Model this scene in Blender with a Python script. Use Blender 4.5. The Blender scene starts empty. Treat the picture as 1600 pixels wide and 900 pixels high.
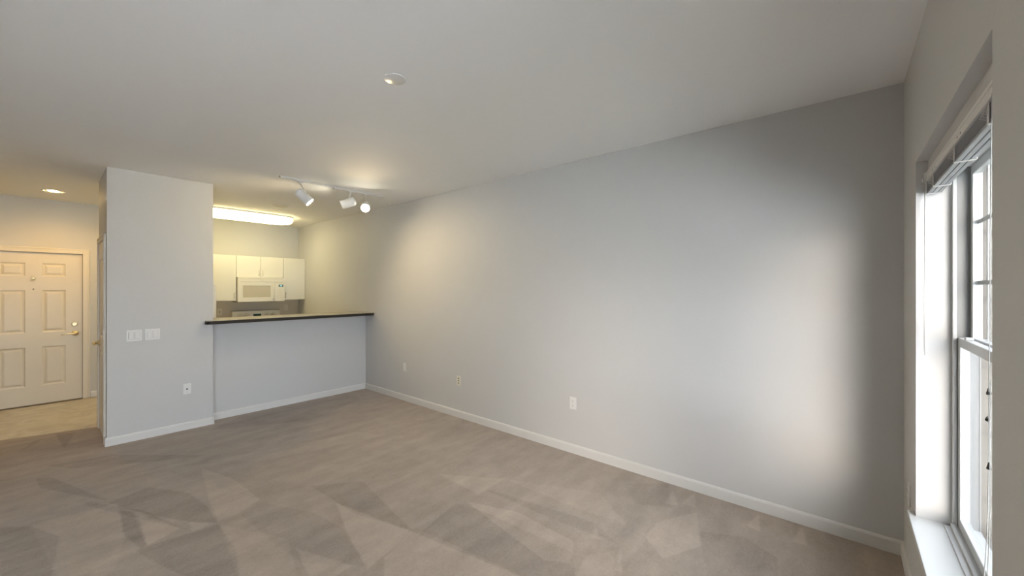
import bpy, bmesh, math
from mathutils import Vector, Matrix

S = bpy.context.scene
COL = S.collection

# ------------------------------------------------------------------ camera
F_PX = 615.0
TH = math.atan(730.0 / F_PX)
CAM_Z = 1.55
cam_d = bpy.data.cameras.new('camera')
cam_d.sensor_width = 36.0
cam_d.lens = 36.0 * F_PX / 1600.0
cam_d.clip_start = 0.02
cam = bpy.data.objects.new('camera', cam_d)
COL.objects.link(cam)
cam.location = (0, 0, CAM_Z)
cam.rotation_euler = (math.radians(90), 0, -TH)
cam_d.shift_y = 0.0004
S.camera = cam

# ------------------------------------------------------------------ look
S.view_settings.view_transform = 'Standard'
S.view_settings.look = 'None'
S.view_settings.gamma = 1.0
S.view_settings.use_curve_mapping = False
S.view_settings.exposure = 0.8
S.render.film_transparent = False

# brightness of the sky, the added sun and the lamps
SKY_COL = (0.32, 0.39, 0.48)
SKY_STR = 3.2
SUN_STR = 60.0
SKY_LOBES = (
    ((-0.86, -0.47, 0.12), 60.0, (6.4, 5.4, 4.4)),     # veiled brightness low over the left
    ((-0.80, -0.50, 0.50), 40.0, (3.0, 2.8, 2.6)),     # the same, higher up
    ((0.0, -0.94, 0.34), 5.0, (2.45, 2.58, 2.75)),       # broad sky lobe added to brighten the closet wall and floor
)
FLUO = 7.0
SPOT_W = (38.0, 30.0, 36.0)
CAN_W = 25.0
WARM = (1.0, 0.58, 0.15)
WARM_SPOT = (1.0, 0.76, 0.40)
FLUO_COL = (1.0, 0.84, 0.42)

# ------------------------------------------------------------------ world
W = bpy.data.worlds.new('sky')
S.world = W
W.use_nodes = True
nt = W.node_tree
nt.nodes.clear()
wo = nt.nodes.new('ShaderNodeOutputWorld')
bg = nt.nodes.new('ShaderNodeBackground')
bg.inputs['Color'].default_value = (*SKY_COL, 1)
bg.inputs['Strength'].default_value = SKY_STR
nt.links.new(bg.outputs[0], wo.inputs[0])
# hazy sky: brighter towards the veiled sun and the horizon, bluer high up
tc = nt.nodes.new('ShaderNodeTexCoord')
addc = nt.nodes.new('ShaderNodeVectorMath')
addc.operation = 'ADD'
addc.inputs[0].default_value = SKY_COL
for ldir, lpow, lcol in SKY_LOBES:
    dt = nt.nodes.new('ShaderNodeVectorMath')
    dt.operation = 'DOT_PRODUCT'
    dt.inputs[1].default_value = Vector(ldir).normalized()
    nt.links.new(tc.outputs['Generated'], dt.inputs[0])
    mx0 = nt.nodes.new('ShaderNodeMath')
    mx0.operation = 'MAXIMUM'
    mx0.inputs[1].default_value = 0.0
    nt.links.new(dt.outputs['Value'], mx0.inputs[0])
    pw = nt.nodes.new('ShaderNodeMath')
    pw.operation = 'POWER'
    pw.inputs[1].default_value = lpow
    nt.links.new(mx0.outputs[0], pw.inputs[0])
    lobe = nt.nodes.new('ShaderNodeVectorMath')
    lobe.operation = 'MULTIPLY_ADD'
    lobe.inputs[0].default_value = lcol
    nt.links.new(pw.outputs[0], lobe.inputs[1])
    nt.links.new(addc.outputs[0], lobe.inputs[2])
    addc = lobe
nt.links.new(addc.outputs[0], bg.inputs['Color'])
S.cycles.max_bounces = 14
S.cycles.diffuse_bounces = 10
S.cycles.transparent_max_bounces = 12
S.cycles.sample_clamp_indirect = 8.0
S.cycles.caustics_reflective = False
S.cycles.caustics_refractive = False


# sun added behind the flat: ground outside bounces it to the ceiling
sun_l = bpy.data.lights.new('sun', 'SUN')
sun_l.energy = SUN_STR
sun_l.angle = math.radians(2)
sun_l.color = (1.0, 0.97, 0.93)
sun = bpy.data.objects.new('sun', sun_l)
COL.objects.link(sun)
sun.rotation_euler = Vector((-0.2, -0.75, -0.85)).to_track_quat('-Z', 'Y').to_euler()
sun.location = (0, 12, 12)

# ------------------------------------------------------------------ materials
def mat(name, col, rough=0.5, metal=0.0, spec=0.5, bump=0.0, bscale=200.0, vary=0.0, vscale=3.0, bdist=0.002):
    m = bpy.data.materials.new(name)
    m.use_nodes = True
    n = m.node_tree
    b = n.nodes['Principled BSDF']
    b.inputs['Base Color'].default_value = (*col, 1)
    b.inputs['Roughness'].default_value = rough
    b.inputs['Metallic'].default_value = metal
    b.inputs['Specular IOR Level'].default_value = spec
    g = n.nodes.new('ShaderNodeNewGeometry')
    if bump:
        t = n.nodes.new('ShaderNodeTexNoise')
        t.inputs['Scale'].default_value = bscale
        t.inputs['Detail'].default_value = 3
        n.links.new(g.outputs['Position'], t.inputs['Vector'])
        bp = n.nodes.new('ShaderNodeBump')
        bp.inputs['Strength'].default_value = bump
        bp.inputs['Distance'].default_value = bdist
        n.links.new(t.outputs['Fac'], bp.inputs['Height'])
        n.links.new(bp.outputs[0], b.inputs['Normal'])
    if vary:
        t = n.nodes.new('ShaderNodeTexNoise')
        t.inputs['Scale'].default_value = vscale
        t.inputs['Detail'].default_value = 4
        n.links.new(g.outputs['Position'], t.inputs['Vector'])
        mx = n.nodes.new('ShaderNodeMix')
        mx.data_type = 'RGBA'
        mx.inputs['A'].default_value = (*[c * (1 - vary) for c in col], 1)
        mx.inputs['B'].default_value = (*[min(1, c * (1 + vary)) for c in col], 1)
        n.links.new(t.outputs['Fac'], mx.inputs['Factor'])
        n.links.new(mx.outputs['Result'], b.inputs['Base Color'])
    return m


def emis(name, col, strength):
    m = bpy.data.materials.new(name)
    m.use_nodes = True
    n = m.node_tree
    b = n.nodes['Principled BSDF']
    b.inputs['Base Color'].default_value = (0.8, 0.8, 0.8, 1)
    b.inputs['Emission Color'].default_value = (*col, 1)
    b.inputs['Emission Strength'].default_value = strength
    return m


M = {}
M['wall'] = mat('wall_paint', (0.53, 0.528, 0.528), 0.55, spec=0.3, bump=0.25, bscale=140, vary=0.015, vscale=2.0)
M['ceil'] = mat('ceiling_paint', (0.82, 0.822, 0.826), 0.8, spec=0.2, bump=0.2, bscale=120)
M['trim'] = mat('trim_paint', (0.62, 0.612, 0.60), 0.35, vary=0.01)
M['door'] = mat('door_paint', (0.625, 0.58, 0.50), 0.4, vary=0.01)
M['vinylw'] = mat('window_vinyl', (0.52, 0.53, 0.54), 0.3, vary=0.01)
M['sill'] = mat('sill_paint', (0.55, 0.56, 0.56), 0.3, vary=0.01)
M['cab'] = mat('cabinet_laminate', (0.70, 0.69, 0.645), 0.35, vary=0.01)
M['appl'] = mat('appliance_enamel', (0.72, 0.705, 0.655), 0.25, vary=0.01)
M['applgrey'] = mat('microwave_window', (0.50, 0.46, 0.37), 0.25, vary=0.03, vscale=30)
M['plastic'] = mat('white_plastic', (0.68, 0.675, 0.67), 0.35, vary=0.01)
M['ivory'] = mat('ivory_plastic', (0.66, 0.63, 0.53), 0.4, vary=0.01)
M['dark'] = mat('dark_slot', (0.03, 0.027, 0.025), 0.6, vary=0.05)
M['seam'] = mat('seam_shadow_gap', (0.16, 0.13, 0.10), 0.8, vary=0.05)
M['bar_edge'] = mat('bar_edge_laminate', (0.028, 0.022, 0.018), 0.5, spec=0.25, vary=0.06)
M['bar_top'] = mat('bar_top_laminate', (0.42, 0.385, 0.31), 0.22, vary=0.05, vscale=60)
M['splash'] = mat('backsplash_shade', (0.56, 0.51, 0.42), 0.5, vary=0.02)
M['brass'] = mat('satin_brass', (0.70, 0.62, 0.42), 0.36, metal=1.0, vary=0.03)
M['steel'] = mat('satin_steel', (0.62, 0.60, 0.57), 0.3, metal=1.0, vary=0.03)
M['spotw'] = mat('spotlight_white', (0.74, 0.74, 0.76), 0.35, vary=0.01)
M['cord'] = mat('cord', (0.62, 0.61, 0.59), 0.7, vary=0.05)
M['tassel'] = mat('cord_tassel', (0.06, 0.06, 0.06), 0.5, vary=0.05)
M['blind'] = mat('blind_slats', (0.30, 0.31, 0.33), 0.4, vary=0.01)
M['blindrail'] = mat('blind_headrail', (0.72, 0.71, 0.69), 0.35, vary=0.01)
M['blindin'] = mat('blind_channel', (0.30, 0.30, 0.30), 0.5, vary=0.02)
M['display'] = mat('display_glass', (0.02, 0.06, 0.07), 0.15, vary=0.05)
M['lens_off'] = mat('can_reflector', (0.75, 0.62, 0.42), 0.3, metal=0.7, vary=0.02)
M['fluo'] = emis('fluorescent_lens', FLUO_COL, FLUO)
M['bulb'] = emis('spot_bulb', (1.0, 0.90, 0.66), 60.0)
M['canbulb'] = emis('can_bulb', (1.0, 0.68, 0.26), 110.0)
M['concrete'] = mat('bounce_paving', (0.50, 0.53, 0.565), 0.9, vary=0.1, bump=0.2)
M['blinddisp'] = emis('clock_digits', (0.2, 0.75, 0.9), 1.0)


def glass_mat():
    m = bpy.data.materials.new('window_glass')
    m.use_nodes = True
    n = m.node_tree
    n.nodes.clear()
    o = n.nodes.new('ShaderNodeOutputMaterial')
    t = n.nodes.new('ShaderNodeBsdfTransparent')
    t.inputs[0].default_value = (0.97, 0.98, 0.98, 1)
    g = n.nodes.new('ShaderNodeBsdfGlossy')
    g.inputs['Roughness'].default_value = 0.01
    ge = n.nodes.new('ShaderNodeNewGeometry')
    dp = n.nodes.new('ShaderNodeVectorMath')
    dp.operation = 'DOT_PRODUCT'
    n.links.new(ge.outputs['Incoming'], dp.inputs[0])
    n.links.new(ge.outputs['True Normal'], dp.inputs[1])

    def mth(op, a, b=None):
        q = n.nodes.new('ShaderNodeMath')
        q.operation = op
        if isinstance(a, (int, float)):
            q.inputs[0].default_value = a
        else:
            n.links.new(a, q.inputs[0])
        if b is not None:
            q.inputs[1].default_value = b if isinstance(b, (int, float)) else 0
            if not isinstance(b, (int, float)):
                n.links.new(b, q.inputs[1])
        return q.outputs[0]
    c1 = mth('SUBTRACT', 1.0, mth('ABSOLUTE', dp.outputs['Value']))
    fr = mth('ADD', mth('MULTIPLY', mth('POWER', c1, 5.0), 0.5), 0.03)
    mx = n.nodes.new('ShaderNodeMixShader')
    n.links.new(fr, mx.inputs[0])
    n.links.new(t.outputs[0], mx.inputs[1])
    n.links.new(g.outputs[0], mx.inputs[2])
    n.links.new(mx.outputs[0], o.inputs[0])
    return m


M['glass'] = glass_mat()


def siding_mat(name, col, axis=0):
    m = mat(name, col, 0.9, spec=0.02)
    n = m.node_tree
    b = n.nodes['Principled BSDF']
    g = n.nodes.new('ShaderNodeNewGeometry')
    sp = n.nodes.new('ShaderNodeSeparateXYZ')
    n.links.new(g.outputs['Position'], sp.inputs[0])
    md = n.nodes.new('ShaderNodeMath')
    md.operation = 'PINGPONG'
    md.inputs[1].default_value = 0.15
    n.links.new(sp.outputs[axis], md.inputs[0])
    mr = n.nodes.new('ShaderNodeMapRange')
    mr.inputs['From Min'].default_value = 0.0
    mr.inputs['From Max'].default_value = 0.02
    n.links.new(md.outputs[0], mr.inputs['Value'])
    mx = n.nodes.new('ShaderNodeMix')
    mx.data_type = 'RGBA'
    mx.inputs['A'].default_value = (*[c * 0.72 for c in col], 1)
    mx.inputs['B'].default_value = (*col, 1)
    n.links.new(mr.outputs[0], mx.inputs['Factor'])
    n.links.new(mx.outputs['Result'], b.inputs['Base Color'])
    return m


M['siding'] = siding_mat('neighbour_siding', (0.20, 0.185, 0.165), 1)


# pixel of the floor -> floor point (only used to copy where the vacuum marks lie on the carpet)
def floor_pt(px, py):
    r = (px - 800.0) / F_PX
    d = F_PX * CAM_Z / (py - 450.0)
    c, s = math.cos(TH), math.sin(TH)
    return (d * (s + c * r), d * (c - s * r))


def carpet_mat():
    m = bpy.data.materials.new('carpet')
    m.use_nodes = True
    n = m.node_tree
    L = n.links
    b = n.nodes['Principled BSDF']
    b.inputs['Roughness'].default_value = 0.95
    b.inputs['Specular IOR Level'].default_value = 0.1
    b.inputs['Sheen Weight'].default_value = 0.25
    b.inputs['Sheen Roughness'].default_value = 0.5
    g = n.nodes.new('ShaderNodeNewGeometry')

    def noise(scale, detail=3, rough=0.5, vec=None):
        t = n.nodes.new('ShaderNodeTexNoise')
        t.inputs['Scale'].default_value = scale
        t.inputs['Detail'].default_value = detail
        t.inputs['Roughness'].default_value = rough
        L.new(vec or g.outputs['Position'], t.inputs['Vector'])
        return t

    # position wobbled a little, so that the marks have a pile edge
    w = noise(30.0, 2)
    sb = n.nodes.new('ShaderNodeVectorMath')
    sb.operation = 'SUBTRACT'
    sb.inputs[1].default_value = (0.5, 0.5, 0.5)
    L.new(w.outputs['Color'], sb.inputs[0])
    sc = n.nodes.new('ShaderNodeVectorMath')
    sc.operation = 'SCALE'
    sc.inputs['Scale'].default_value = 0.022
    L.new(sb.outputs[0], sc.inputs[0])
    ad = n.nodes.new('ShaderNodeVectorMath')
    ad.operation = 'ADD'
    L.new(g.outputs['Position'], ad.inputs[0])
    L.new(sc.outputs[0], ad.inputs[1])
    P = ad.outputs[0]

    def poly(pts_px, amount, soft=0.014):
        pts = [floor_pt(*p) for p in pts_px]
        cx = sum(p[0] for p in pts) / len(pts)
        cy = sum(p[1] for p in pts) / len(pts)
        prev = None
        for i in range(len(pts)):
            x0, y0 = pts[i]
            x1, y1 = pts[(i + 1) % len(pts)]
            nx, ny = y1 - y0, x0 - x1
            l = math.hypot(nx, ny)
            nx, ny = nx / l, ny / l
            if (cx - x0) * nx + (cy - y0) * ny < 0:
                nx, ny = -nx, -ny
            d = n.nodes.new('ShaderNodeVectorMath')
            d.operation = 'DOT_PRODUCT'
            d.inputs[1].default_value = (nx, ny, 0)
            L.new(P, d.inputs[0])
            mr = n.nodes.new('ShaderNodeMapRange')
            c0 = x0 * nx + y0 * ny
            mr.inputs['From Min'].default_value = c0 - soft / 2
            mr.inputs['From Max'].default_value = c0 + soft / 2
            L.new(d.outputs['Value'], mr.inputs['Value'])
            if prev is None:
                prev = mr.outputs[0]
            else:
                mu = n.nodes.new('ShaderNodeMath')
                mu.operation = 'MULTIPLY'
                L.new(prev, mu.inputs[0])
                L.new(mr.outputs[0], mu.inputs[1])
                prev = mu.outputs[0]
        mu = n.nodes.new('ShaderNodeMath')
        mu.operation = 'MULTIPLY'
        mu.inputs[1].default_value = amount * 1.25
        L.new(prev, mu.inputs[0])
        return mu.outputs[0]

    marks = [
        ([(56.2, 747.5), (82.5, 745.6), (168.8, 781.2), (127.5, 774.5), (61.9, 761.4)], -0.16),
        ([(168.8, 785.0), (232.5, 760.6), (296.2, 770.0), (326.2, 792.5), (339.4, 815.8), (296.2, 815.0), (225.0, 801.9)], -0.17),
        ([(129.4, 787.6), (135.8, 783.1), (225.0, 797.0), (292.5, 827.0), (262.5, 820.6)], -0.13),
        ([(187.5, 797.0), (208.1, 799.2), (229.5, 851.8), (221.2, 857.0), (193.1, 835.6)], -0.18),
        ([(206.2, 860.8), (341.2, 817.6), (369.4, 860.0), (373.1, 903.1), (285.0, 903.1), (240.0, 876.9)], -0.13),
        ([(0.0, 823.2), (48.8, 821.4), (93.8, 838.2), (78.8, 903.1), (0.0, 903.1)], -0.13),
        ([(86.2, 677.0), (118.1, 675.1), (100.5, 699.5)], -0.17),
        ([(30.0, 705.1), (56.2, 686.4), (68.2, 684.5), (45.0, 699.5)], -0.12),
        ([(375.0, 803.8), (408.8, 785.0), (487.5, 800.0), (532.5, 822.5), (571.9, 882.5), (468.8, 878.8)], -0.08),
        ([(483.8, 758.8), (566.2, 751.2), (645.8, 830.0), (555.0, 801.9)], -0.13),
        ([(75.0, 726.9), (176.2, 710.0), (318.8, 710.8), (262.5, 718.2), (112.5, 731.8)], -0.12),
        ([(326.2, 672.5), (487.5, 655.6), (562.5, 623.8), (555.0, 616.2), (375.0, 650.0)], -0.1),
        ([(315.0, 730.6), (367.5, 749.4), (406.9, 779.4), (375.0, 800.0), (342.0, 813.1), (326.2, 781.2)], 0.13),
        ([(215.6, 801.9), (281.2, 824.4), (229.5, 852.5)], 0.17),
        ([(296.2, 814.2), (330.0, 817.6), (300.0, 831.5)], 0.15),
        ([(48.8, 819.5), (183.8, 785.0), (195.0, 837.5), (180.0, 890.0), (90.0, 903.1)], 0.08),
        ([(525.0, 785.0), (645.8, 830.8), (573.8, 888.9), (541.9, 830.0)], 0.17),
        ([(463.1, 856.2), (551.2, 883.2), (517.5, 903.1), (483.8, 903.1)], 0.15),
        ([(343.1, 818.8), (450.0, 842.0), (465.0, 903.1), (373.1, 903.1)], 0.08),
        ([(326.2, 719.4), (562.5, 674.4), (600.0, 680.0), (412.5, 719.4)], 0.07),
        ([(262.5, 736.2), (311.2, 728.8), (483.8, 758.8), (408.8, 781.2)], -0.04),
        ([(660.0, 828.9), (712.5, 785.0), (761.2, 800.0), (892.5, 861.9), (900.0, 903.1), (825.0, 903.1)], -0.11),
        ([(750.0, 770.8), (765.0, 764.4), (926.2, 815.0), (975.0, 858.1), (885.0, 819.5)], -0.1),
        ([(1091.2, 830.0), (1162.5, 837.5), (1215.0, 871.2), (1215.0, 903.1), (1106.2, 903.1)], -0.1),
        ([(975.0, 755.0), (1042.5, 755.0), (1050.0, 792.5), (993.8, 786.9)], -0.08),
        ([(644.2, 830.0), (821.2, 903.1), (600.0, 903.1), (600.0, 871.2)], 0.16),
        ([(723.8, 781.2), (810.0, 800.0), (896.2, 845.0), (892.5, 879.5), (847.5, 875.0), (780.0, 822.5)], 0.14),
        ([(686.2, 740.0), (787.5, 747.5), (748.1, 771.9)], 0.12),
        ([(1038.8, 785.8), (1051.9, 766.2), (1059.4, 789.5)], 0.14),
        ([(1065.0, 785.8), (1085.6, 768.1), (1087.5, 793.2)], 0.14),
        ([(1165.5, 819.5), (1185.8, 803.0), (1187.2, 830.8)], 0.18),
        ([(923.2, 840.1), (930.0, 818.8), (938.2, 842.0)], 0.12),
        ([(959.2, 890.0), (969.4, 860.0), (972.0, 894.5)], 0.12),
        ([(1008.8, 837.5), (1027.5, 815.0), (1087.5, 800.0), (1096.9, 852.5), (1035.0, 872.0)], 0.13),
        ([(787.5, 747.5), (937.5, 770.0), (978.8, 818.8), (900.0, 793.2)], 0.07),
        ([(915.0, 867.5), (960.0, 860.0), (960.0, 903.1), (900.0, 903.1)], 0.1),
        ([(1237.5, 845.0), (1252.5, 822.5), (1261.9, 852.5)], 0.16),
    ]
    acc = None
    for p, a in marks:
        o = poly(p, a)
        if acc is None:
            acc = o
        else:
            s2 = n.nodes.new('ShaderNodeMath')
            s2.operation = 'ADD'
            L.new(acc, s2.inputs[0])
            L.new(o, s2.inputs[1])
            acc = s2.outputs[0]
    # streaky brushing, broad patches and fine pile
    mp = n.nodes.new('ShaderNodeMapping')
    mp.inputs['Rotation'].default_value = (0, 0, math.radians(-35))
    mp.inputs['Scale'].default_value = (1.0, 4.0, 1.0)
    L.new(g.outputs['Position'], mp.inputs['Vector'])
    vals = [(noise(1.6, 4, 0.6, mp.outputs[0]), 0.62), (noise(6.0, 5, 0.65), 0.45), (noise(160.0, 3, 0.7), 0.7), (noise(45.0, 3, 0.6), 0.25)]
    for t, a in vals:
        s1 = n.nodes.new('ShaderNodeMath')
        s1.operation = 'MULTIPLY_ADD'
        s1.inputs[1].default_value = a
        s1.inputs[2].default_value = -a / 2
        L.new(t.outputs['Fac'], s1.inputs[0])
        s2 = n.nodes.new('ShaderNodeMath')
        s2.operation = 'ADD'
        L.new(acc, s2.inputs[0])
        L.new(s1.outputs[0], s2.inputs[1])
        acc = s2.outputs[0]
    one = n.nodes.new('ShaderNodeMath')
    one.operation = 'ADD'
    one.inputs[1].default_value = 1.0
    L.new(acc, one.inputs[0])
    cm = n.nodes.new('ShaderNodeVectorMath')
    cm.operation = 'SCALE'
    cm.inputs[0].default_value = CARPET
    L.new(one.outputs[0], cm.inputs['Scale'])
    L.new(cm.outputs[0], b.inputs['Base Color'])
    bp = n.nodes.new('ShaderNodeBump')
    bp.inputs['Strength'].default_value = 0.5
    bp.inputs['Distance'].default_value = 0.004
    L.new(vals[2][0].outputs['Fac'], bp.inputs['Height'])
    L.new(bp.outputs[0], b.inputs['Normal'])
    return m


CARPET = (0.305, 0.247, 0.204)
M['carpet'] = carpet_mat()


def vinyl_mat():
    m = mat('entry_vinyl', (0.5, 0.45, 0.38), 0.35)
    n = m.node_tree
    b = n.nodes['Principled BSDF']
    g = n.nodes.new('ShaderNodeNewGeometry')
    t = n.nodes.new('ShaderNodeTexNoise')
    t.inputs['Scale'].default_value = 4.0
    t.inputs['Detail'].default_value = 6
    t.inputs['Distortion'].default_value = 1.5
    L = n.links
    L.new(g.outputs['Position'], t.inputs['Vector'])
    r = n.nodes.new('ShaderNodeValToRGB')
    r.color_ramp.elements[0].position = 0.35
    r.color_ramp.elements[0].color = (0.42, 0.37, 0.30, 1)
    r.color_ramp.elements[1].position = 0.65
    r.color_ramp.elements[1].color = (0.54, 0.50, 0.43, 1)
    L.new(t.outputs['Fac'], r.inputs[0])
    L.new(r.outputs[0], b.inputs['Base Color'])
    return m


M['vinyl'] = vinyl_mat()


# ------------------------------------------------------------------ mesh helpers
def new_bm():
    return bmesh.new()


def box(bm, x0, x1, y0, y1, z0, z1, bev=0.0, seg=2, mtx=None):
    t = bmesh.new()
    vs = [t.verts.new((x, y, z)) for x in (x0, x1) for y in (y0, y1) for z in (z0, z1)]
    for f in ((0, 1, 3, 2), (4, 6, 7, 5), (0, 4, 5, 1), (2, 3, 7, 6), (0, 2, 6, 4), (1, 5, 7, 3)):
        t.faces.new([vs[i] for i in f])
    bmesh.ops.recalc_face_normals(t, faces=t.faces)
    if bev > 0:
        bmesh.ops.bevel(t, geom=list(t.edges), offset=bev, segments=seg, affect='EDGES', profile=0.5)
    if mtx is not None:
        t.transform(mtx)
    merge(bm, t)
    t.free()


def merge(bm, t):
    mp = {}
    for v in t.verts:
        mp[v] = bm.verts.new(v.co)
    for f in t.faces:
        try:
            nf = bm.faces.new([mp[v] for v in f.verts])
            nf.smooth = f.smooth
        except ValueError:
            pass


def lathe(bm, prof, origin, axis, seg=24, smooth=True, caps=True):
    """prof: list of (radius, distance along the axis)."""
    ax = Vector(axis).normalized()
    q = ax.to_track_quat('Z', 'Y').to_matrix()
    o = Vector(origin)
    rings = []
    for r, h in prof:
        rings.append([bm.verts.new(o + q @ Vector((r * math.cos(2 * math.pi * i / seg), r * math.sin(2 * math.pi * i / seg), h))) for i in range(seg)])
    for a, b in zip(rings, rings[1:]):
        for i in range(seg):
            f = bm.faces.new((a[i], a[(i + 1) % seg], b[(i + 1) % seg], b[i]))
            f.smooth = smooth
    if caps:
        bm.faces.new(list(reversed(rings[0])))
        bm.faces.new(rings[-1])


def tube(bm, pts, rad, seg=10):
    pts = [Vector(p) for p in pts]
    rads = rad if isinstance(rad, (list, tuple)) else [rad] * len(pts)
    rings = []
    up = None
    for i, p in enumerate(pts):
        d = (pts[min(i + 1, len(pts) - 1)] - pts[max(i - 1, 0)]).normalized()
        if up is None:
            up = Vector((0, 0, 1)) if abs(d.z) < 0.9 else Vector((1, 0, 0))
        a = d.cross(up).normalized()
        b = a.cross(d).normalized()
        up = b
        rings.append([bm.verts.new(p + (a * math.cos(2 * math.pi * k / seg) + b * math.sin(2 * math.pi * k / seg)) * rads[i]) for k in range(seg)])
    for a, b in zip(rings, rings[1:]):
        for i in range(seg):
            f = bm.faces.new((a[i], a[(i + 1) % seg], b[(i + 1) % seg], b[i]))
            f.smooth = True
    bm.faces.new(list(reversed(rings[0])))
    bm.faces.new(rings[-1])


def prism(bm, poly, z0, z1, bev=0.0):
    t = bmesh.new()
    lo = [t.verts.new((x, y, z0)) for x, y in poly]
    hi = [t.verts.new((x, y, z1)) for x, y in poly]
    n = len(poly)
    t.faces.new(lo)
    t.faces.new(hi)
    for i in range(n):
        t.faces.new((lo[i], lo[(i + 1) % n], hi[(i + 1) % n], hi[i]))
    bmesh.ops.recalc_face_normals(t, faces=t.faces)
    if bev:
        bmesh.ops.bevel(t, geom=[e for e in t.edges if abs(e.verts[0].co.z - e.verts[1].co.z) < 1e-6], offset=bev, segments=2, affect='EDGES')
    merge(bm, t)
    t.free()


def obj(name, bm, m, parent=None, label=None):
    bmesh.ops.recalc_face_normals(bm, faces=bm.faces)
    me = bpy.data.meshes.new(name)
    # origin at the base centre of the mesh
    if bm.verts:
        xs = [v.co.x for v in bm.verts]
        ys = [v.co.y for v in bm.verts]
        zs = [v.co.z for v in bm.verts]
        c = Vector(((min(xs) + max(xs)) / 2, (min(ys) + max(ys)) / 2, min(zs)))
    else:
        c = Vector((0, 0, 0))
    for v in bm.verts:
        v.co -= c
    bm.to_mesh(me)
    bm.free()
    me.materials.append(m)
    o = bpy.data.objects.new(name, me)
    COL.objects.link(o)
    o.location = c
    if parent is not None:
        o.parent = parent
        o.location = c - world_loc(parent)
    if label:
        o['label'] = label
    return o


def world_loc(o):
    v = Vector(o.location)
    while o.parent is not None:
        o = o.parent
        v += Vector(o.location)
    return v


def thing(name, loc, label, cat, group=None):
    o = bpy.data.objects.new(name, None)
    o.empty_display_size = 0.05
    COL.objects.link(o)
    o.location = loc
    tag(o, label, cat, group)
    return o


def tag(o, label, cat, group=None):
    o['label'] = label
    o['category'] = cat
    if group:
        o['group'] = group
    return o


def struct(o, label=None, cat=None):
    o['kind'] = 'structure'
    if label:
        o['label'] = label
    if cat:
        o['category'] = cat
    return o


def qbox(name, x0, x1, y0, y1, z0, z1, m, parent=None, bev=0.0, seg=2, label=None):
    bm = new_bm()
    box(bm, x0, x1, y0, y1, z0, z1, bev, seg)
    return obj(name, bm, m, parent, label)


# ------------------------------------------------------------------ dimensions of the flat
XR = 3.21            # long right wall
YW = -0.268          # window wall (room face)
YC = 5.525           # closet block front
YB = 5.675           # half wall under the bar
YK = 8.20            # back wall with the entry door and the kitchen
XL = -1.75           # left wall, outside the picture
ZC = 2.745
CX = 0.392           # closet block left face
EPS = 0.002

# ------------------------------------------------------------------ floor, ceiling
seam_a = (CX - 0.005, 6.39)
seam_b = (XL, 6.39 + (CX - XL) * 0.27)
bm = new_bm()
prism(bm, [(XL - .15, YW - .2), (XR + .15, YW - .2), (XR + .15, YB + .05), (CX + .2, YB + .05), (CX + .2, seam_a[1]), seam_a, seam_b, (XL - .15, seam_b[1] + .03)], -0.06, 0.0)
struct(obj('floor', bm, M['carpet']), 'taupe carpet with fan-shaped vacuum marks over the living room', 'floor')
bm = new_bm()
prism(bm, [(XL - .15, seam_b[1] + .03), seam_b, seam_a, (CX + .2, seam_a[1]), (CX + .2, YB + .05), (XR + .15, YB + .05), (XR + .15, YK + .2), (XL - .15, YK + .2)], -0.06, -0.004)
struct(obj('floor', bm, M['vinyl']), 'pale marbled vinyl flooring in front of the entry door', 'floor')
struct(qbox('ceiling', XL - .15, XR + .15, YW - .25, YK + .2, ZC, ZC + .1, M['ceil']), 'flat off-white ceiling over the whole room', 'ceiling')


def wall_y(name, x0, x1, y0, y1, z0, z1, holes, m):
    """a wall standing along X with rectangular openings (hx0, hx1, hz0, hz1)."""
    bm = new_bm()
    holes = sorted(holes)
    cur = x0
    for hx0, hx1, hz0, hz1 in holes:
        box(bm, cur, hx0, y0, y1, z0, z1)
        if hz0 > z0 + 1e-4:
            box(bm, hx0, hx1, y0, y1, z0, hz0)
        if hz1 < z1 - 1e-4:
            box(bm, hx0, hx1, y0, y1, hz1, z1)
        cur = hx1
    box(bm, cur, x1, y0, y1, z0, z1)
    return struct(obj(name, bm, m))


# window opening and the glazed balcony door behind the viewpoint
WX0, WX1, WZ0, WZ1 = 1.439, 2.722, 0.43, 2.162
BX0, BX1, BZ1 = -1.65, 0.55, 2.20
wall_y('wall_window', XL - .15, XR + .15, YW - .203, YW, 0, ZC, [(BX0, BX1, 0, BZ1), (WX0, WX1, WZ0, WZ1)], M['wall'])
M['facade'] = siding_mat('facade_stucco', (0.165, 0.150, 0.132), 2)
wall_y('wall_facade', XL - .15, XR + .15, YW - .33, YW - .204, 0, ZC, [(BX0, BX1, 0, BZ1), (WX0, WX1, WZ0, WZ1)], M['facade'])
struct(qbox('wall_right', XR, XR + .15, YW, YK + .15, 0, ZC, M['wall']))
struct(qbox('wall_left', XL - .15, XL, YW, YK + .15, 0, ZC, M['wall']))
DX0, DX1, DZ1 = -0.556, 0.348, 2.035   # entry door opening
wall_y('wall_back', XL, XR, YK, YK + .15, 0, ZC, [(DX0, DX1, 0, DZ1)], M['wall'])
struct(qbox('wall_corridor', -1.02, -0.90, 5.6, YK, 0, ZC, M['wall']))
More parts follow.
